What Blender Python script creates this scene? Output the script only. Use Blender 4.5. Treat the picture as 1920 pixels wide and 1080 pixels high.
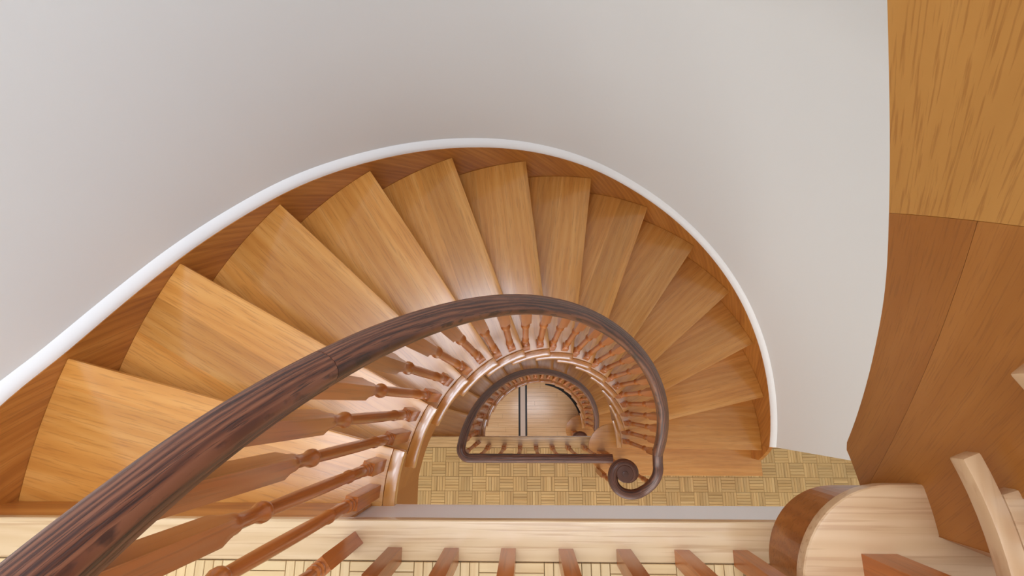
import bpy, bmesh, math, random
from mathutils import Vector, Matrix
random.seed(7)
for o in list(bpy.data.objects): bpy.data.objects.remove(o)
S = bpy.context.scene
COL = S.collection
PI = math.pi
def rad(a): return math.radians(a)

# ------------------------------------------------------------------ camera
cam_d = bpy.data.cameras.new('camera'); cam = bpy.data.objects.new('camera', cam_d); COL.objects.link(cam)
cam_d.sensor_fit = 'HORIZONTAL'; cam_d.sensor_width = 36.0; cam_d.lens = 904.35 / 1920 * 36.0
cam_d.clip_start = 0.02
CR = Matrix(((0.99957372, 0.00712383, 0.02831297), (-0.00030232, 0.97224762, -0.23395399), (-0.02919387, 0.2338457, 0.97183533)))
cam.matrix_world = Matrix.Translation((-0.14718, 0.27094, 4.01731)) @ CR.to_4x4()
S.camera = cam

# ------------------------------------------------------------------ light
w = bpy.data.worlds.new('world'); S.world = w; w.use_nodes = True
bg = w.node_tree.nodes['Background']; bg.inputs[0].default_value = (0.95, 0.975, 1.0, 1); bg.inputs[1].default_value = 0.50
def area(name, loc, rot, sx, sy, power, col):
    l = bpy.data.lights.new(name, 'AREA'); l.shape = 'RECTANGLE'; l.size = sx; l.size_y = sy; l.energy = power; l.color = col
    o = bpy.data.objects.new(name, l); COL.objects.link(o); o.location = loc; o.rotation_euler = rot; return o
area('skylight_daylight', (0.05, 0.68, 6.25), (0, 0, 0), 3.1, 2.5, 165, (0.80, 0.88, 1.0))
area('landing_window_daylight', (-0.6, -3.4, 4.6), (rad(68), 0, 0), 2.4, 1.6, 10, (1.0, 0.96, 0.91))
area('hall_window_daylight', (-0.1, -2.9, 1.6), (rad(88), 0, 0), 2.8, 1.6, 52, (1.0, 0.97, 0.93))
area('entry_window_daylight', (-0.4, -3.6, -1.2), (rad(80), 0, 0), 2.6, 1.5, 75, (1.0, 0.96, 0.92))
S.view_settings.view_transform = 'Standard'; S.view_settings.look = 'None'
S.view_settings.exposure = 0.12; S.view_settings.gamma = 1.0; S.view_settings.use_curve_mapping = False

# ------------------------------------------------------------------ dimensions (metres)
RISE = 0.19; H = RISE * 15
DTH = 13.88; TH2 = -0.9                    # riser of step k stands at TH2 + DTH*(k-2) degrees
def thr(k): return TH2 + DTH * (k - 2)
def nosez(deg): return RISE * (2 + (deg - TH2) / DTH)
R_OUT = 1.519; R_WALL = 1.545
EDGE = 0.018                               # front edge of every landing

# ------------------------------------------------------------------ materials
def lin(c):
    return tuple(((v / 255) / 12.92 if v / 255 <= 0.04045 else ((v / 255 + 0.055) / 1.055) ** 2.4) for v in c) + (1,)
def plain(name, c, rough=0.6, bump=0.0, bscale=60):
    m = bpy.data.materials.new(name); m.use_nodes = True; nt = m.node_tree; b = nt.nodes['Principled BSDF']
    b.inputs['Base Color'].default_value = lin(c); b.inputs['Roughness'].default_value = rough
    if bump:
        tc = nt.nodes.new('ShaderNodeTexCoord'); n = nt.nodes.new('ShaderNodeTexNoise'); n.inputs['Scale'].default_value = bscale
        nt.links.new(tc.outputs['Object'], n.inputs['Vector'])
        bp = nt.nodes.new('ShaderNodeBump'); bp.inputs['Strength'].default_value = bump; bp.inputs['Distance'].default_value = 0.002
        nt.links.new(n.outputs['Fac'], bp.inputs['Height']); nt.links.new(bp.outputs[0], b.inputs['Normal'])
    return m
def wood(name, dark, mid, light, rough=0.35, coords='Object', grain=1.0, pore=0.5, plank=0.0, tone=0.12, wave=0.3, coat=0.0, cior=1.5, porecol=None, bump=0.12, wscale=1.0, detail=4, ps=170, pu=0.035, axis='X'):
    """oak: long grain along local X (or U), pores, cathedral figure, tone change from board to board"""
    m = bpy.data.materials.new(name); m.use_nodes = True; nt = m.node_tree; N = nt.nodes; L = nt.links; b = N['Principled BSDF']
    tc = N.new('ShaderNodeTexCoord'); oi = N.new('ShaderNodeObjectInfo')
    off = N.new('ShaderNodeVectorMath'); off.operation = 'SCALE'; off.inputs[0].default_value = (13.1, 7.7, 5.3)
    L.new(oi.outputs['Random'], off.inputs['Scale'])
    add = N.new('ShaderNodeVectorMath'); add.operation = 'ADD'; L.new(tc.outputs[coords], add.inputs[0]); L.new(off.outputs[0], add.inputs[1])
    src = add.outputs[0]
    if axis == 'Y':
        s0 = N.new('ShaderNodeSeparateXYZ'); L.new(src, s0.inputs[0]); c0 = N.new('ShaderNodeCombineXYZ')
        L.new(s0.outputs['Y'], c0.inputs['X']); L.new(s0.outputs['X'], c0.inputs['Y']); L.new(s0.outputs['Z'], c0.inputs['Z']); src = c0.outputs[0]
    def mp(sx, sy, sz):
        q = N.new('ShaderNodeVectorMath'); q.operation = 'MULTIPLY'; q.inputs[1].default_value = (sx, sy, sz); L.new(src, q.inputs[0]); return q.outputs[0]
    tonesrc = oi.outputs['Random']
    if plank:
        sep = N.new('ShaderNodeSeparateXYZ'); L.new(src, sep.inputs[0])
        dv = N.new('ShaderNodeMath'); dv.operation = 'DIVIDE'; dv.inputs[1].default_value = plank; L.new(sep.outputs['Y'], dv.inputs[0])
        fl = N.new('ShaderNodeMath'); fl.operation = 'FLOOR'; L.new(dv.outputs[0], fl.inputs[0])
        ad = N.new('ShaderNodeMath'); ad.operation = 'ADD'; L.new(fl.outputs[0], ad.inputs[0]); L.new(oi.outputs['Random'], ad.inputs[1])
        wn = N.new('ShaderNodeTexWhiteNoise'); wn.noise_dimensions = '1D'; L.new(ad.outputs[0], wn.inputs['W'])
        tonesrc = wn.outputs['Value']
        cb = N.new('ShaderNodeCombineXYZ'); sc = N.new('ShaderNodeMath'); sc.operation = 'MULTIPLY'; sc.inputs[1].default_value = 9.0
        L.new(wn.outputs['Value'], sc.inputs[0]); L.new(sc.outputs[0], cb.inputs['X'])
        a2 = N.new('ShaderNodeVectorMath'); a2.operation = 'ADD'; L.new(src, a2.inputs[0]); L.new(cb.outputs[0], a2.inputs[1]); src = a2.outputs[0]
    n1 = N.new('ShaderNodeTexNoise'); n1.inputs['Scale'].default_value = 9 * grain; n1.inputs['Detail'].default_value = detail; n1.inputs['Distortion'].default_value = 0.6
    L.new(mp(0.16, 1.6, 1.6), n1.inputs['Vector'])
    wv = N.new('ShaderNodeTexWave'); wv.wave_type = 'BANDS'; wv.bands_direction = 'Y'; wv.inputs['Scale'].default_value = 5.5 * wscale
    wv.inputs['Distortion'].default_value = 9; wv.inputs['Detail'].default_value = 2; wv.inputs['Detail Scale'].default_value = 0.9
    L.new(mp(0.42 * grain, 2.2 * grain, 2.2 * grain), wv.inputs['Vector'])
    mx = N.new('ShaderNodeMix'); mx.data_type = 'FLOAT'; mx.inputs['Factor'].default_value = wave
    L.new(n1.outputs['Fac'], mx.inputs['A']); L.new(wv.outputs['Fac'], mx.inputs['B'])
    rp = N.new('ShaderNodeValToRGB'); e = rp.color_ramp.elements
    e[0].position = 0.22; e[0].color = lin(dark); e[1].position = 0.78; e[1].color = lin(light)
    k = rp.color_ramp.elements.new(0.5); k.color = lin(mid)
    L.new(mx.outputs['Result'], rp.inputs['Fac'])
    n2 = N.new('ShaderNodeTexNoise'); n2.inputs['Scale'].default_value = ps; n2.inputs['Detail'].default_value = 3
    L.new(mp(pu, 1, 1), n2.inputs['Vector'])
    r2 = N.new('ShaderNodeValToRGB'); e = r2.color_ramp.elements; e[0].position = 0.36; e[0].color = (1, 1, 1, 1); e[1].position = 0.47; e[1].color = (0, 0, 0, 1)
    L.new(n2.outputs['Fac'], r2.inputs['Fac'])
    pm = N.new('ShaderNodeMath'); pm.operation = 'MULTIPLY'; pm.inputs[1].default_value = pore; L.new(r2.outputs[0], pm.inputs[0])
    mc = N.new('ShaderNodeMix'); mc.data_type = 'RGBA'; mc.blend_type = 'MIX'
    L.new(pm.outputs[0], mc.inputs['Factor']); L.new(rp.outputs[0], mc.inputs['A']); mc.inputs['B'].default_value = lin(porecol or tuple(v * 0.62 for v in dark))
    # tone
    mr = N.new('ShaderNodeMapRange'); mr.inputs['To Min'].default_value = 1 - tone; mr.inputs['To Max'].default_value = 1 + tone; L.new(tonesrc, mr.inputs['Value'])
    ml = N.new('ShaderNodeVectorMath'); ml.operation = 'SCALE'; L.new(mc.outputs['Result'], ml.inputs[0]); L.new(mr.outputs[0], ml.inputs['Scale'])
    L.new(ml.outputs[0], b.inputs['Base Color'])
    b.inputs['Roughness'].default_value = rough
    if coat:
        b.inputs['Coat Weight'].default_value = coat; b.inputs['Coat Roughness'].default_value = 0.16; b.inputs['Coat IOR'].default_value = cior
    bp = N.new('ShaderNodeBump'); bp.inputs['Strength'].default_value = bump; bp.inputs['Distance'].default_value = 0.001; bp.invert = True
    L.new(r2.outputs[0], bp.inputs['Height']); L.new(bp.outputs[0], b.inputs['Normal'])
    return m

M = {}
T = ((188, 122, 52), (202, 139, 66), (213, 155, 84))
M['tread'] = wood('golden_oak_tread', *T, rough=0.32, plank=0.125, tone=0.10, wave=0.16, coat=0.6, cior=1.6, detail=2.5, pore=0.38, ps=210, pu=0.05, porecol=(156, 100, 48), wscale=0.7)
M['return'] = wood('golden_oak_return', *T, rough=0.28, tone=0.04, wave=0.15, coat=1.0, cior=1.85, detail=2, pore=0.2, axis='Y', porecol=(160, 104, 50))
PT = ((202, 162, 120), (214, 178, 136), (224, 190, 150))  # upper flight's tread oak, lightened: skylight wash-out partly painted into the colour
M['skylit_tread'] = wood('skylit_oak_tread', *PT, rough=0.32, tone=0.03, wave=0.16, coat=0.3, detail=2, pore=0.55, ps=150, pu=0.025, porecol=(188, 144, 104))
M['skylit_return'] = wood('skylit_oak_return', *PT, rough=0.32, tone=0.03, wave=0.12, coat=0.3, detail=2, pore=0.45, ps=80, axis='Y', porecol=(190, 146, 106))
M['riser'] = wood('golden_oak_riser', (160, 96, 38), (184, 118, 52), (200, 136, 66), rough=0.38, plank=0.2, tone=0.1, detail=2.5, pore=0.25, porecol=(130, 78, 36))
M['drum'] = wood('bent_oak_drum', (150, 88, 38), (168, 102, 48), (184, 118, 58), rough=0.34, tone=0.03, wave=0.2, pore=0.25, detail=2.5, coat=0.2)
M['stringer'] = wood('brown_oak_stringer', (156, 92, 34), (180, 114, 46), (198, 134, 62), rough=0.38, coords='UV', tone=0.04, wave=0.15, detail=3, pore=0.3, porecol=(124, 72, 32))
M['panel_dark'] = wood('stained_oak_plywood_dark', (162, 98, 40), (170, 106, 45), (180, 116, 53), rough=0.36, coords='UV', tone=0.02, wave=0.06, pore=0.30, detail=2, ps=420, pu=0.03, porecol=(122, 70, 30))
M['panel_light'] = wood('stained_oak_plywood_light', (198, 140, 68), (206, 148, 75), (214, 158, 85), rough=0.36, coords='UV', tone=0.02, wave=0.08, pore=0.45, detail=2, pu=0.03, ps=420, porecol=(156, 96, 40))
M['baluster'] = wood('red_oak_baluster', (150, 80, 32), (176, 98, 42), (196, 118, 56), rough=0.28, tone=0.12, wave=0.1, coat=0.35, detail=2.5, pore=0.3, porecol=(116, 62, 30))
M['rail'] = wood('dark_walnut_rail', (54, 31, 26), (102, 59, 41), (130, 82, 58), rough=0.36, coords='UV', grain=2.6, pore=0.8, tone=0.0, wave=0.38, coat=0.15, porecol=(44, 30, 29), bump=0.4, wscale=0.6, ps=480, pu=0.05, detail=5)
M['nosing'] = wood('pale_oak_nosing', (200, 164, 120), (212, 180, 138), (222, 192, 154), rough=0.30, tone=0.04, wave=0.16, pore=0.5, ps=150, pu=0.025, porecol=(178, 136, 94), coat=0.3, detail=2)
M['mid_nosing'] = wood('oak_nosing', (190, 146, 92), (206, 164, 110), (218, 178, 126), rough=0.30, tone=0.05, wave=0.3, pore=0.25, coat=0.3, detail=2.5)
M['parquet'] = wood('pale_oak_parquet', (184, 144, 88), (204, 166, 108), (218, 184, 128), rough=0.35, plank=0.0214, tone=0.13, wave=0.1, pore=0.25, porecol=(156, 116, 66), coat=0.2, detail=2.5)
M['slat'] = wood('pale_oak_slat', (200, 162, 110), (214, 182, 132), (224, 194, 146), rough=0.33, tone=0.08, wave=0.12, pore=0.25, porecol=(196, 154, 104), coat=0.2)
M['strip'] = wood('varnished_strip_floor', (208, 164, 118), (220, 178, 134), (230, 192, 150), rough=0.14, plank=0.0, tone=0.0, wave=0.2, pore=0.12, coat=0.5, bump=0.03, detail=2.5)
M['wall'] = plain('white_wall_paint', (234, 236, 235), 0.75, 0.05, 90)
M['trim'] = plain('gloss_white_trim', (246, 246, 245), 0.4)
M['fascia'] = plain('white_fascia_paint', (252, 252, 250), 0.5)
M['black'] = plain('black_inlay', (18, 17, 20), 0.3)
M['pale_inlay'] = plain('pale_inlay', (206, 184, 170), 0.25)
M['sub'] = plain('dark_joint', (120, 86, 52), 0.8)
M['soffit'] = plain('soffit_plaster', (222, 219, 214), 0.8)

# ------------------------------------------------------------------ helpers
def link(name, me, mat, parent=None, loc=None, rotz=None):
    o = bpy.data.objects.new(name, me); COL.objects.link(o)
    if mat is not None and not me.materials: me.materials.append(M[mat])
    if parent is not None: o.parent = parent
    if loc is not None: o.location = loc
    if rotz is not None: o.rotation_euler = (0, 0, rotz)
    return o
def mesh(name, verts, faces, smooth=False, uvs=None, sharp=35):
    me = bpy.data.meshes.new(name); me.from_pydata([tuple(v) for v in verts], [], faces); me.update()
    if uvs:
        uv = me.uv_layers.new(name='UVMap')
        for l in me.loops: uv.data[l.index].uv = uvs[l.vertex_index]
    if smooth:
        for p in me.polygons: p.use_smooth = True
        me.set_sharp_from_angle(angle=rad(sharp))
    return me
def fin(bm, name, bevel=0.0, seg=2, smooth=False):
    if bevel:
        bm.normal_update()
        ed = [e for e in bm.edges if len(e.link_faces) == 2 and e.calc_face_angle(0) > rad(35)]
        bmesh.ops.bevel(bm, geom=ed, offset=bevel, segments=seg, affect='EDGES', profile=0.6, clamp_overlap=True)
    bmesh.ops.recalc_face_normals(bm, faces=bm.faces)
    me = bpy.data.meshes.new(name); bm.to_mesh(me); bm.free()
    if smooth or bevel:
        for p in me.polygons: p.use_smooth = True
        me.set_sharp_from_angle(angle=rad(24))
    return me
def prism(pts, z0, z1, name, bevel=0.0, seg=2, smooth=False):
    bm = bmesh.new(); vs = [bm.verts.new((x, y, z0)) for x, y in pts]
    f = bm.faces.new(vs); r = bmesh.ops.extrude_face_region(bm, geom=[f])
    bmesh.ops.translate(bm, verts=[g for g in r['geom'] if isinstance(g, bmesh.types.BMVert)], vec=(0, 0, z1 - z0))
    return fin(bm, name, bevel, seg, smooth)
def boxme(name, x0, x1, y0, y1, z0, z1, bevel=0.0, seg=1):
    return prism([(x0, y0), (x1, y0), (x1, y1), (x0, y1)], z0, z1, name, bevel, seg)
def structure(o): o['kind'] = 'structure'; return o
def empty(name, label, cat, loc=(0, 0, 0), group=None):
    o = bpy.data.objects.new(name, None); o.empty_display_size = 0.1; COL.objects.link(o); o.location = loc
    o['label'] = label; o['category'] = cat
    if group: o['group'] = group
    return o
def pol(R, deg): return (R * math.cos(rad(deg)), R * math.sin(rad(deg)))
def interp(tab, x):
    # smooth (cosine-free) Catmull style interpolation over a table of (x, y)
    if x <= tab[0][0]: return tab[0][1]
    if x >= tab[-1][0]: return tab[-1][1]
    for i in range(len(tab) - 1):
        if tab[i][0] <= x <= tab[i + 1][0]:
            x0, y0 = tab[i]; x1, y1 = tab[i + 1]
            xm, ym = tab[i - 1] if i else tab[0]; xp, yp = tab[i + 2] if i + 2 < len(tab) else tab[-1]
            m0 = (y1 - ym) / max(1e-6, x1 - xm); m1 = (yp - y0) / max(1e-6, xp - x0)
            h = x1 - x0; t = (x - x0) / h
            return (2 * t ** 3 - 3 * t * t + 1) * y0 + (t ** 3 - 2 * t * t + t) * h * m0 + (-2 * t ** 3 + 3 * t * t) * y1 + (t ** 3 - t * t) * h * m1

# ------------------------------------------------------------------ the setting: walls
Z_LO, Z_HI = -H, 6.3
def curved_wall():
    v = []; f = []; n = 120; a0, a1 = -0.6, 180.0
    for i in range(n + 1):
        a = a0 + (a1 - a0) * i / n
        for R, z in ((R_WALL, Z_LO), (R_WALL, Z_HI), (R_WALL + 0.14, Z_HI), (R_WALL + 0.14, Z_LO)):
            x, y = pol(R, a); v.append((x, y, z))
    for i in range(n):
        for j in range(4):
            a, b = i * 4 + j, i * 4 + (j + 1) % 4
            f.append((a, b, b + 4, a + 4))
    f.append((0, 1, 2, 3)); f.append((n * 4 + 3, n * 4 + 2, n * 4 + 1, n * 4))
    return mesh('wall_back', v, f, True)
structure(link('wall_back', curved_wall(), 'wall'))
structure(link('wall_left', boxme('wall_left', -R_WALL - 0.14, -R_WALL, -1.3, 0.0, Z_LO, Z_HI), 'wall'))
structure(link('wall_right', boxme('wall_right', R_WALL + 0.14, 3.6, -0.016, 0.12, Z_LO, Z_HI), 'wall'))

# ------------------------------------------------------------------ the setting: floors
X0, X1, YB = -R_WALL, 3.4, -2.3
def slab(name, z, thick=0.215):
    # structural slab below the boards, white fascia on the stairwell side
    o = structure(link(name, boxme(name, X0, X1, YB, EDGE - 0.008, z - thick, z - 0.016), 'fascia')); return o
floor_top = slab('floor', H); floor_mid = slab('floor', 0.0)
floor_low = structure(link('floor', boxme('floor_low', -1.7, 3.4, -2.3, 1.7, -H - 0.2, -H - 0.012), 'sub'))
NB = -0.067                                   # back of the nosing board
for fl, z, xe in ((floor_top, H, X1), (floor_mid, 0.0, X1)):
    link('subfloor', boxme('subfloor', X0, X1, YB, NB, z - 0.0155, z - 0.012), 'sub', fl)
    nb = prism([(X0 + 0.002, NB + 0.001), (xe, NB + 0.001), (xe, EDGE), (X0 + 0.002, EDGE)], z - 0.0155 - 0.014, z, 'nosing_board', 0.006, 3)
    link('nosing_board', nb, 'nosing' if z else 'mid_nosing', fl)
# --- parquet of the middle floor: basket weave blocks of five fingers
BS = 0.107; NS = 5
def block_mesh(bs, ns, name):
    v = []; f = []; wdt = bs / ns; g = 0.0006; c = 0.0012
    for i in range(ns):
        y0 = -bs / 2 + i * wdt + g; y1 = y0 + wdt - 2 * g; x0, x1 = -bs / 2 + g, bs / 2 - g; b = len(v)
        v += [(x0, y0, -0.011), (x1, y0, -0.011), (x1, y1, -0.011), (x0, y1, -0.011), (x0, y0, -c), (x1, y0, -c), (x1, y1, -c), (x0, y1, -c),
              (x0 + c, y0 + c, 0), (x1 - c, y0 + c, 0), (x1 - c, y1 - c, 0), (x0 + c, y1 - c, 0)]
        for a, d in ((0, 4), (4, 8)):
            for j in range(4): f.append((b + a + j, b + a + (j + 1) % 4, b + d + (j + 1) % 4, b + d + j))
        f.append((b + 8, b + 9, b + 10, b + 11))
    return mesh(name, v, f)
bme = block_mesh(BS, NS, 'parquet_block')
stuff_v = []; stuff_f = []
def add_stuff(me, mat):
    b = len(stuff_v)
    for q in me.vertices: stuff_v.append(tuple(mat @ q.co))
    for p in me.polygons: stuff_f.append(tuple(b + i for i in p.vertices))
nx = int((X1 - X0) / BS)
for j in range(20):
    for i in range(-2, nx):
        cx = -0.843 + (i - 6) * BS; cy = NB - BS / 2 - j * BS
        if cx < X0 + BS / 2 or cy < YB + BS / 2 or cx > X1 - BS / 2: continue
        rz = 0 if (i + j) % 2 else PI / 2
        if j < 5 and -1.25 < cx < 2.75 or j >= 5 and False:
            link('parquet_block', bme, 'parquet', floor_mid, (cx, cy, 0), rz)
        else:
            add_stuff(bme, Matrix.Translation((cx, cy, 0)) @ Matrix.Rotation(rz, 4, 'Z'))
o = link('parquet_field', mesh('parquet_field', stuff_v, stuff_f), 'parquet', floor_mid); o['kind'] = 'stuff'
# --- parquet of the top landing: each finger a slat
BT = 0.143; NT = 7
sl = block_mesh(BT, 1, 'slat_tmp')
def slat_mesh():
    L_, W_ = BT, BT / NT; g = 0.0006; c = 0.001
    x0, x1, y0, y1 = -L_ / 2 + g, L_ / 2 - g, -W_ / 2 + g, W_ / 2 - g
    v = [(x0, y0, -0.011), (x1, y0, -0.011), (x1, y1, -0.011), (x0, y1, -0.011), (x0, y0, -c), (x1, y0, -c), (x1, y1, -c), (x0, y1, -c),
         (x0 + c, y0 + c, 0), (x1 - c, y0 + c, 0), (x1 - c, y1 - c, 0), (x0 + c, y1 - c, 0)]
    f = []
    for a, d in ((0, 4), (4, 8)):
        for j in range(4): f.append((a + j, a + (j + 1) % 4, d + (j + 1) % 4, d + j))
    f.append((8, 9, 10, 11)); return mesh('slat', v, f)
slm = slat_mesh(); stuff_v = []; stuff_f = []
bpy.data.meshes.remove(sl)
for j in range(14):
    for i in range(-7, 26):
        cx = -0.54 + BT / 2 + i * BT; cy = NB - BT / 2 - j * BT
        if cx < X0 + BT / 2 or cx > X1 - BT / 2: continue
        horiz = (i + j) % 2 == 0
        for s in range(NT):
            d = (s - (NT - 1) / 2) * BT / NT
            x, y, rz = (cx, cy + d, 0) if horiz else (cx + d, cy, PI / 2)
            if j == 0 and -6 <= i <= 7 or j == 1 and -5 <= i <= 6:
                link('slat', slm, 'slat', floor_top, (x, y, H), rz)
            else:
                add_stuff(slm, Matrix.Translation((x, y, H)) @ Matrix.Rotation(rz, 4, 'Z'))
o = link('slat_field', mesh('slat_field', stuff_v, stuff_f), 'slat', floor_top); o['kind'] = 'stuff'
# --- bottom floor: narrow strips, black and pale inlay bands
v = []; f = []; W_ = 0.058; y = -2.3; row = 0
while y < 1.6:
    x = -1.6 - random.random() * 0.7
    while x < 3.3:
        ln = 0.5 + random.random() * 0.7; g = 0.0002; c = 0.0005; b = len(v); x0, x1, y0, y1 = x + g, x + ln - g, y + g, y + W_ - g; z = -H
        v += [(x0, y0, z - 0.011), (x1, y0, z - 0.011), (x1, y1, z - 0.011), (x0, y1, z - 0.011), (x0 + c, y0 + c, z), (x1 - c, y0 + c, z), (x1 - c, y1 - c, z), (x0 + c, y1 - c, z)]
        for j in range(4): f.append((b + j, b + (j + 1) % 4, b + 4 + (j + 1) % 4, b + 4 + j))
        f.append((b + 4, b + 5, b + 6, b + 7)); x += ln
    y += W_
o = link('strip_field', mesh('strip_field', v, f), 'strip', floor_low); o['kind'] = 'stuff'
for x, wd, mt in ((-0.245, 0.026, 'black'), (-0.197, 0.066, 'pale_inlay'), (-0.152, 0.026, 'black')):
    link('inlay_band', boxme('inlay_band', x - wd / 2, x + wd / 2, -2.2, 1.5, -H - 0.008, -H + (0.0012 if mt == 'black' else 0.0009)), mt, floor_low)
pts = [pol(0.62, a) for a in range(8, 79, 2)] + [pol(0.54 + 0.05 * (78 - a) / 70, a) for a in range(78, 7, -2)]
link('inlay_band', prism(pts, -H - 0.008, -H + 0.0012, 'inlay_curve'), 'black', floor_low)

# ------------------------------------------------------------------ the staircases
SOFF_A = [(0, .62), (150, .62), (165, .66), (180, .74)]      # soffit below the nosing line
SOFF_C = [(0, .627), (25, .627), (37, .622), (47, .614), (58, .610), (69, .603), (76, .598), (130, .56)]
TT = 0.027                                     # tread thickness
NOSE = 0.0245
TOPTAB = [(-0.6, .10), (12.6, .078), (24.7, .074), (39.4, .077), (55.4, .078), (70.6, .09), (83.2, .112), (95.4, .112), (108.4, .095), (121.6, .078),
          (132.8, .066), (141.6, .044), (148.3, .032), (156.8, .022), (163.9, .03), (169.2, .06), (180.0, .10)]
def tread_mesh(ri, ring, name, back=1.2):
    pts = []
    a0 = math.degrees(math.asin(-NOSE / (ri + ring))); a1 = math.degrees(math.asin(-NOSE / R_OUT)); ae = DTH + back
    pts.append((math.sqrt((ri + ring) ** 2 - NOSE ** 2), -NOSE))
    n = 6
    for i in range(n + 1): pts.append(pol(R_OUT, a1 + (ae - a1) * i / n))
    for i in range(n): pts.append(pol(ri + ring, ae + (a0 - ae) * i / n))
    return prism(pts, -TT, 0, name, 0.005, 2)
def return_mesh(ri, ring, ae, name):
    e = 0.0004; ro = ri + ring - e; pts = []
    a0 = math.degrees(math.asin(-NOSE / ri)); a1 = math.degrees(math.asin(-NOSE / ro)); n = 8
    for i in range(n + 1): pts.append(pol(ri, a0 + (ae - a0) * i / n))
    for i in range(n + 1): pts.append(pol(ro, ae + (a1 - ae) * i / n))
    return prism(pts, -TT, 0, name, 0.004, 2)
def bull_mesh(cx, cy, r, x1, yb, z0, z1, name, bevel):
    pts = [(cx + r * math.cos(rad(a)), cy + r * math.sin(rad(a))) for a in range(90, 271, 6)]
    pts += [(x1, cy - r), (x1, yb), (cx + 0.13, yb), (cx + 0.10, cy + r)]
    return prism(pts, z0, z1, name, bevel, 3 if bevel else 1)
def column_strip(cols, r0, r1, name):
    """curved board between radii r0 (stairwell side) and r1, cols = (deg, zlow, zhigh); UV along the slope"""
    v = []; f = []; uv = []
    for d, a, b in cols:
        for R, z in ((r0, a), (r0, b), (r1, b), (r1, a)):
            x, y = pol(R, d); v.append((x, y, z)); uv.append((R * rad(d) * 0.55 + z * 0.83, z * 0.55 - R * rad(d) * 0.83))
    for i in range(len(cols) - 1):
        for j in range(4):
            p, q = i * 4 + j, i * 4 + (j + 1) % 4
            f.append((p, q, q + 4, p + 4))
    e = (len(cols) - 1) * 4
    f.append((3, 2, 1, 0)); f.append((e, e + 1, e + 2, e + 3))
    return mesh(name, v, f, True, uv, 30)
def inner_cols(kmax, soff, cut_low=0.0, first=None):
    cols = []; n = 8
    for k in range(1, kmax + 1):
        d0 = thr(k) if k > 1 else 2.5; d1 = thr(k + 1)
        if k == 1: d0, d1 = -0.9, -0.9
        if k == 2 and first is not None: d0 = first
        if d1 <= d0: continue
        for i in range(n + 1):
            d = d0 + (d1 - d0) * i / n
            hi = k * RISE - TT
            lo = max(cut_low, nosez(d) - interp(soff, d))
            cols.append((d, lo, hi))
    return cols
def bisect(me, co, no, keep_pos, name):
    bm = bmesh.new(); bm.from_mesh(me)
    g = bm.verts[:] + bm.edges[:] + bm.faces[:]
    r = bmesh.ops.bisect_plane(bm, geom=g, plane_co=co, plane_no=no, clear_inner=keep_pos, clear_outer=not keep_pos)
    ed = [e for e in bm.edges if len(e.link_faces) == 1]
    if ed: bmesh.ops.holes_fill(bm, edges=ed, sides=0)
    m2 = bpy.data.meshes.new(name); bm.to_mesh(m2); bm.free()
    for p in m2.polygons: p.use_smooth = True
    m2.set_sharp_from_angle(angle=rad(30)); return m2

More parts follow.
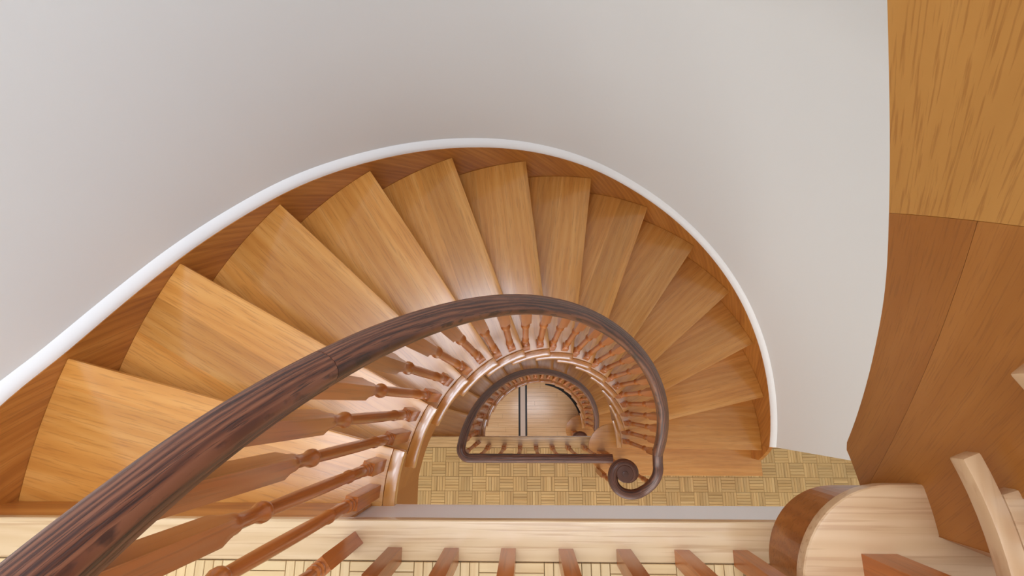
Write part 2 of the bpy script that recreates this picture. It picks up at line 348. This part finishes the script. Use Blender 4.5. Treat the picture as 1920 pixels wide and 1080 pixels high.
def build_stair(z, ri, rs, ring, ksteps, bull, label, panels=False, start=True, outer=True):
    root = empty('staircase', label, 'staircase', (0, 0, z))
    soff = SOFF_C if panels else SOFF_A; tmat, rmat = ('skylit_tread', 'skylit_return') if panels else ('tread', 'return')
    tm = tread_mesh(ri, ring, 'tread'); rm = return_mesh(ri, ring, 21.3 if panels else 19.0, 'nosing_return')
    rlast = return_mesh(ri, ring, 13.6, 'nosing_return')
    tlast = tread_mesh(ri, ring, 'tread', -0.1)
    # bullnose starting step
    bx, by, br, bx1 = bull
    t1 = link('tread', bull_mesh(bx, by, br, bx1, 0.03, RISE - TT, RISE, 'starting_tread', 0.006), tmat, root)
    t1['label'] = 'bullnose starting tread'
    link('riser', bull_mesh(bx, by, br - 0.03, bx1 - 0.03, 0.0, 0.0005, RISE - TT, 'starting_riser', 0), 'drum', root)
    rme = boxme('riser', rs + 0.004, R_OUT - 0.001, 0.0, 0.016, -RISE, -TT)
    for k in range(2, ksteps + 1):
        last = k == 14
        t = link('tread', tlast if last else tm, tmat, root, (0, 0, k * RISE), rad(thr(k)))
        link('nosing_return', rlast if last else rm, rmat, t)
        if panels and k == 2:
            link('riser', prism([(0.597, 0.037), (0.70, -0.004), (R_OUT - 0.001, -0.010), (R_OUT - 0.001, 0.008), (0.70, 0.014), (0.61, 0.046)], RISE + 0.0003, 2 * RISE - TT, 'splayed_riser'), 'panel_dark', root); continue
        link('riser', rme, 'riser', root, (0, 0, k * RISE), rad(thr(k)))
    if ksteps == 14:
        link('riser', boxme('top_riser', -R_OUT, -rs - 0.004, EDGE - 0.0075, EDGE - 0.001, 14 * RISE + 0.0005, H - 0.0305), 'riser', root)
    # well-side stringer
    cols = inner_cols(ksteps, soff, 0.0, 3.6 if panels else None)
    me = column_strip(cols, rs, rs + 0.028, 'well_stringer')
    if panels:
        def cp(d, zz): x, y = pol(rs, d); return Vector((x, y, zz - H))
        p1, p2 = cp(57.9, 3.426), cp(49.5, 3.512); rd = Vector((p1 + p2)); rd.z = 0; rd.normalize()
        n1 = (p2 - p1).cross(rd).normalized()
        if n1.dot(cp(90, 3.9) - p1) < 0: n1 = -n1
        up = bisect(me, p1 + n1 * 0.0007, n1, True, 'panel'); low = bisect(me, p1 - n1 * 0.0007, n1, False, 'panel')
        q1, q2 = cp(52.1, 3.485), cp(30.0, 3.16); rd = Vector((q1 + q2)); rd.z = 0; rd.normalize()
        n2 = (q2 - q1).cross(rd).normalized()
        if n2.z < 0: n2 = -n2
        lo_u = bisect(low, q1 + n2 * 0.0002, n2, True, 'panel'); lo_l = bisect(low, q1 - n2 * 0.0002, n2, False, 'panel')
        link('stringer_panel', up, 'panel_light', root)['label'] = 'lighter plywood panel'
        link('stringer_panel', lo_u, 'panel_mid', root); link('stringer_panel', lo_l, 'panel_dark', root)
    else:
        link('well_stringer', me, 'panel_dark', root)
    if ksteps == 14:
        zb = nosez(thr(15)) - interp(soff, thr(15))
        link('stringer_end', boxme('stringer_end', -rs - 0.028, -rs, -0.32, 0.006, zb, H - 0.2155), 'panel_dark', root)
    # wall-side stringer
    cols = []
    amax = 179.3 if ksteps == 14 else thr(ksteps + 1)
    for i in range(121):
        d = -0.6 + (amax + 0.6) * i / 120
        cols.append((d if i < 120 or ksteps < 14 else 179.75, max(0.0, nosez(d) - 0.45), nosez(d) + interp(TOPTAB, d)))
    so = column_strip(cols, R_OUT, R_WALL - 0.001, 'wall_stringer')
    link('wall_stringer', so, 'stringer', root)
    # straight run-out of the wall stringer down to the starting tread
    v = []; f = []; uv = []
    zt = nosez(-0.6) + interp(TOPTAB, -0.6)
    for i in range(9):
        y = -0.0165 - 0.105 * i / 8; hi = zt - (zt - 0.30) * (i / 8) ** 1.3
        for x, zz in ((R_OUT, RISE), (R_OUT, hi), (R_WALL - 0.001, hi), (R_WALL - 0.001, RISE)): v.append((x, y, zz)); uv.append((y, zz))
    for i in range(8):
        for j in range(4): f.append((i * 4 + j, i * 4 + (j + 1) % 4, i * 4 + 4 + (j + 1) % 4, i * 4 + 4 + j))
    f.append((3, 2, 1, 0)); f.append((32, 33, 34, 35))
    link('stringer_end', mesh('stringer_end', v, f, True, uv), 'stringer', root)
    # plastered soffit
    v = []; f = []; n = 60; a0 = 18.0
    for i in range(n + 1):
        d = a0 + (amax - a0) * i / n; zz = max(0.002, nosez(d) - interp(soff, d) + 0.004)
        for R in (rs + 0.001, R_WALL - 0.002):
            for dz in (0, 0.012):
                x, y = pol(R, d); v.append((x, y, zz + dz))
    for i in range(n):
        b = i * 4
        f += [(b, b + 4, b + 6, b + 2), (b + 1, b + 3, b + 7, b + 5), (b, b + 1, b + 5, b + 4), (b + 2, b + 6, b + 7, b + 3)]
    link('soffit', mesh('soffit', v, f, True), 'soffit', root)
    return root
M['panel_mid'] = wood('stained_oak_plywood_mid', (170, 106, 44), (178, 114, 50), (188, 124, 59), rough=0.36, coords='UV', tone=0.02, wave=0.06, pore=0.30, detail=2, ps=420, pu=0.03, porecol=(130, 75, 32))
def cove(z, tnum, amax):
    """white cove moulding lying on the wall stringer"""
    v = []; f = []; n = 140; prof = [(0.0, 0.0), (0.0, 0.012), (0.005, 0.024), (0.013, 0.036), (0.0235, 0.046), (0.0235, 0.0)]
    for i in range(n + 1):
        d = -0.6 + (amax + 0.6) * i / n; zt = nosez(d) + interp(TOPTAB, d) + 0.0006
        for dr, dz in prof:
            x, y = pol(R_OUT + 0.002 + dr, d); v.append((x, y, z + zt + dz))
    m = len(prof)
    for i in range(n):
        for j in range(m): f.append((i * m + j, i * m + (j + 1) % m, (i + 1) * m + (j + 1) % m, (i + 1) * m + j))
    f.append(tuple(range(m))[::-1]); f.append(tuple(n * m + j for j in range(m)))
    structure(link('trim_%d' % tnum, mesh('trim', v, f, True, None, 60), 'trim'))

stairA = build_stair(0.0, 0.497, 0.552, 0.032, 14, (0.50, -0.06, 0.185, 1.59), 'curved golden oak staircase between the basket-weave parquet floor and the pale top landing')
stairB = build_stair(-H, 0.497, 0.552, 0.032, 14, (0.50, -0.06, 0.185, 1.59), 'lower curved oak staircase going down to the floor with black inlay lines')
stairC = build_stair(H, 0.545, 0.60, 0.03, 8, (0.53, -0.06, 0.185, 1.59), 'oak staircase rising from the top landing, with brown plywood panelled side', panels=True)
cove(0.0, 1, 179.3); cove(-H, 2, 179.3); cove(H, 3, thr(9))

# ------------------------------------------------------------------ railings
NPT = 16
def baluster_mesh(base, top, half=0.016, shift=0.0, name='baluster'):
    """square foot, turned shaft with beads, long square head; base/top heights above the tread"""
    b = base; s = shift
    prof = [(0.0, half, 1), (b - 0.004, half, 1), (b, half * 0.98, 0.8), (b + 0.004, half * 0.80, 0), (b + 0.010, half * 0.98, 0), (b + 0.016, half * 0.98, 0), (b + 0.020, half * 0.76, 0),
            (b + 0.026, half * 0.92, 0), (b + 0.033, half * 0.92, 0), (b + 0.038, half * 0.72, 0), (b + 0.07, half * 0.86, 0), (b + 0.105, half * 0.78, 0), (b + 0.122, half * 0.66, 0),
            (b + 0.127, half * 0.90, 0), (b + 0.137, half * 0.90, 0), (b + 0.142, half * 0.74, 0), (b + 0.25, half * 0.80, 0), (b + 0.38, half * 0.76, 0), (b + 0.478, half * 0.66, 0),
            (b + 0.485, half * 0.90, 0), (b + 0.489, half * 0.98, 0), (b + 0.497, half * 0.98, 0), (b + 0.501, half * 0.90, 0), (b + 0.513, half * 0.68, 0), (b + 0.556, half * 0.70, 0),
            (b + 0.566, half * 0.92, 0), (b + 0.574, half * 0.94, 0), (b + 0.584, half * 0.96, 0.25), (b + 0.604, half, 1), (top, half, 1)]
    v = []; f = []
    for z, h, q in prof:
        for i in range(NPT):
            a = 2 * PI * i / NPT + PI / 4; c, s_ = math.cos(a), math.sin(a)
            sq = h / max(abs(c), abs(s_)); r = h * (1 - q) + sq * q
            v.append((z, r * c, r * s_))                   # grain axis = local X, the object is stood up when placed
    for k in range(len(prof) - 1):
        for i in range(NPT):
            j = (i + 1) % NPT; f.append((k * NPT + i, k * NPT + j, (k + 1) * NPT + j, (k + 1) * NPT + i))
    f.append(tuple(range(NPT))[::-1]); e = (len(prof) - 1) * NPT; f.append(tuple(e + i for i in range(NPT)))
    me = bpy.data.meshes.new(name); me.from_pydata(v, [], f); me.update()
    for p in me.polygons: p.use_smooth = True
    me.set_sharp_from_angle(angle=rad(28)); return me
STAND = Matrix(((0, 0, 1), (0, 1, 0), (1, 0, 0))).transposed()      # local X -> up
def stand(name, me, root, x, y, z, rz, mat='baluster'):
    o = link(name, me, mat, root)
    o.matrix_local = Matrix.Translation((x, y, z)) @ Matrix.Rotation(rz, 4, 'Z') @ Matrix(((0, 0, -1), (0, 1, 0), (1, 0, 0))).to_4x4()
    return o
RP = [(-0.029, -0.004), (-0.0285, 0.008), (-0.024, 0.018), (-0.014, 0.0255), (0, 0.028), (0.014, 0.0255), (0.024, 0.018), (0.0285, 0.008), (0.029, -0.004),
      (0.026, -0.012), (0.0215, -0.016), (0.0225, -0.024), (0.019, -0.030), (-0.019, -0.030), (-0.0225, -0.024), (-0.0215, -0.016), (-0.026, -0.012)]
def sweep(path, name, prof=RP, scale=0.93):
    n = len(path); P = [Vector(p) for p in path]; v = []; f = []; uv = []; s = 0.0; m = len(prof)
    for i in range(n):
        t = (P[min(n - 1, i + 1)] - P[max(0, i - 1)]).normalized()
        sd = t.cross(Vector((0, 0, 1))).normalized(); up = sd.cross(t).normalized()
        if i: s += (P[i] - P[i - 1]).length
        for j, (a, b) in enumerate(prof):
            v.append(P[i] + sd * a * scale + up * b * scale); uv.append((s, (a * 1.2 + b * 0.6) * 1.6))
    for i in range(n - 1):
        for j in range(m):
            k = (j + 1) % m; f.append((i * m + j, i * m + k, (i + 1) * m + k, (i + 1) * m + j))
    f.append(tuple(range(m))[::-1]); f.append(tuple((n - 1) * m + j for j in range(m)))
    me = mesh(name, v, f, True, uv, 50)
    bm = bmesh.new(); bm.from_mesh(me); bmesh.ops.recalc_face_normals(bm, faces=bm.faces); bm.to_mesh(me); bm.free()
    return me
R_RAIL = 0.55
RAILTAB = [(0, .872), (4, .875), (25, .898), (45, .911), (65, .911), (85, .911), (105, .915), (125, .918), (140, .936), (155, .952), (168, .945), (180, .93)]
def railz(d): return nosez(d) + interp(RAILTAB, d)
VC = (0.40, -0.108); VZ = 1.12
GY = -0.05; GZ = 0.925
def flight_rail_path(rr):
    p = []
    # from the top corner round the flight, downwards
    for i in range(0, 121):
        d = 178.0 - 176.0 * i / 120; x, y = pol(rr, d); p.append((x, y, railz(d)))
    return p
def volute_path(rr):
    rt = [(-440, .022), (-400, .036), (-360, .052), (-270, .052), (-180, .064), (-90, .107), (-45, .133), (0, .160), (25, .176)]
    out = []
    z0 = railz(2.0)
    ph = 25.0
    tot = []
    while ph > -430:
        r = interp(rt, ph); tot.append((VC[0] + r * math.cos(rad(ph)), VC[1] + r * math.sin(rad(ph)), ph)); ph -= 5
    return tot
def build_railing(z, rr, label, ksteps, gal_x, gal_end, full=True, newel=(0.41, -0.10), dx=0.0, corner=True):
    root = empty('stair_railing', label, 'railing', (0, 0, z))
    amax = 178.0 if ksteps == 14 else thr(ksteps) + 8
    path = []
    if ksteps == 14:
        zt = H + GZ
        n = 24
        gp = []
        x = gal_end
        while x > -0.49: gp.append((x, GY, zt)); x -= 0.03
        path += gp
        cr = 0.055
        for i in range(0, 13):
            a = 270 - 90 * i / 12
            path.append((-rr + cr + cr * math.cos(rad(a)), GY + cr + cr * math.sin(rad(a)), zt))
        path.append((-rr, 0.012, railz(178.8)))
    for i in range(0, 121):
        d = amax - (amax - 2.0) * i / 120; x, y = pol(rr, d); path.append((x, y, railz(d)))
    cut = len(path) - 121 + int((amax - 143.5) / (amax - 2.0) * 120) if ksteps == 14 else 0
    if cut: link('handrail', sweep(path[:cut + 1], 'handrail'), 'rail', root)
    p2 = path[cut:]
    if cut:
        a_, b_ = Vector(p2[0]), Vector(p2[1]); p2[0] = tuple(a_ + (b_ - a_).normalized() * 0.0012)
    link('handrail', sweep(p2, 'handrail'), 'rail', root)
    # volute: from the end of the flight rail round into the eye
    vp = volute_path(rr); zs = railz(2.0); q = []
    x0, y0 = pol(rr, 2.0)
    q.append((x0 + dx * 0, y0, zs))
    for i, (x, y, ph) in enumerate(vp):
        t = min(1.0, max(0.0, (25 - ph) / 75.0)); ease = t * t * (3 - 2 * t)
        za = zs - 0.06
        q.append((x + dx, y, za + (VZ - za) * ease))
    # smooth the joint between rail end and spiral
    sm = [q[0]] + [tuple(sum(q[max(0, min(len(q) - 1, i + k))][c] for k in (-1, 0, 1)) / 3 for c in range(3)) for i in range(1, len(q))]
    vo = link('volute', sweep(sm, 'volute'), 'rail', root)
    pts = [(VC[0] + dx + 0.047 * math.cos(rad(a)), VC[1] + 0.047 * math.sin(rad(a))) for a in range(0, 360, 12)]
    ey = prism(pts, VZ - 0.030, VZ + 0.0285, 'eye', 0.006, 3); link('eye', ey, 'rail', vo)
    pts = [(VC[0] + dx + 0.017 * math.cos(rad(a)), VC[1] + 0.017 * math.sin(rad(a))) for a in range(0, 360, 15)]
    link('eye_button', prism(pts, VZ + 0.0286, VZ + 0.0335, 'eye_button', 0.003, 2), 'rail', vo)
    # balusters on the treads, two to a tread
    Rb = rr + 0.004
    for k in range(2, ksteps + 1):
        for h_, da in ((0, 2.4), (1, 9.35)):
            d = thr(k) + da
            if d > amax: continue
            key = ('bal', k, h_, ksteps == 14)
            if key not in BM:
                BM[key] = baluster_mesh((0.10, 0.175)[h_], railz(d) - k * RISE - 0.02)
            x, y = pol(Rb, d); stand('baluster', BM[key], root, x, y, k * RISE, rad(d))
    # gallery balusters on the landing nosing
    if ksteps == 14:
        for x in gal_x:
            if 'gal' not in BM: BM['gal'] = baluster_mesh(0.18, GZ - 0.02)
            stand('baluster', BM['gal'], root, x, GY - 0.004, H, 0)
        stand('baluster', BM['gal'], root, -0.535, -0.028, H, rad(40))
    # newel under the volute and the balusters that ring it
    if 'newel' not in BM: BM['newel'] = baluster_mesh(0.20, VZ - RISE - 0.02, 0.032)
    stand('newel', BM['newel'], root, newel[0], newel[1], RISE, 0)
    if 'ring' not in BM: BM['ring'] = baluster_mesh(0.29, VZ - RISE - 0.02)
    for ph in (-20, -100):
        r = interp([(-180, .064), (-90, .107), (-45, .133), (0, .160)], ph)
        stand('baluster', BM['ring'], root, VC[0] + dx + r * math.cos(rad(ph)), VC[1] + r * math.sin(rad(ph)), RISE, rad(ph))
    return root
BM = {}
railA = build_railing(0.0, R_RAIL, 'dark walnut handrail with scroll volute and reddish turned balusters climbing to the top landing', 14, [-0.441 + 0.126 * i for i in range(7)], 0.44)
railB = build_railing(-H, R_RAIL, 'lower dark handrail and balusters curving down from the parquet floor to the strip floor', 14, [-0.446 + 0.1235 * i for i in range(7)], 0.37)
railC = build_railing(H, 0.60, 'railing of the staircase rising from the top landing, thick square newel on its bullnose', 8, [], 0, newel=(0.487, -0.024), dx=0.06)

# the lower flight is a little wider towards its foot: spread its well side there
def sst(x, a, b):
    t = min(1.0, max(0.0, (x - a) / (b - a))); return t * t * (3 - 2 * t)
bpy.context.view_layer.update()
def spread(root):
    for o in root.children_recursive:
        if o.type != 'MESH': continue
        me = o.data = o.data.copy(); mw = o.matrix_world.copy(); mi = mw.inverted()
        for v in me.vertices:
            p = mw @ v.co; R = math.hypot(p.x, p.y)
            p.x += 0.066 * (p.x + 0.53) * (1 - sst(R, 0.75, 1.45)) * sst(-p.z, 0.0, 0.9)
            v.co = mi @ p
spread(stairB); spread(railB)
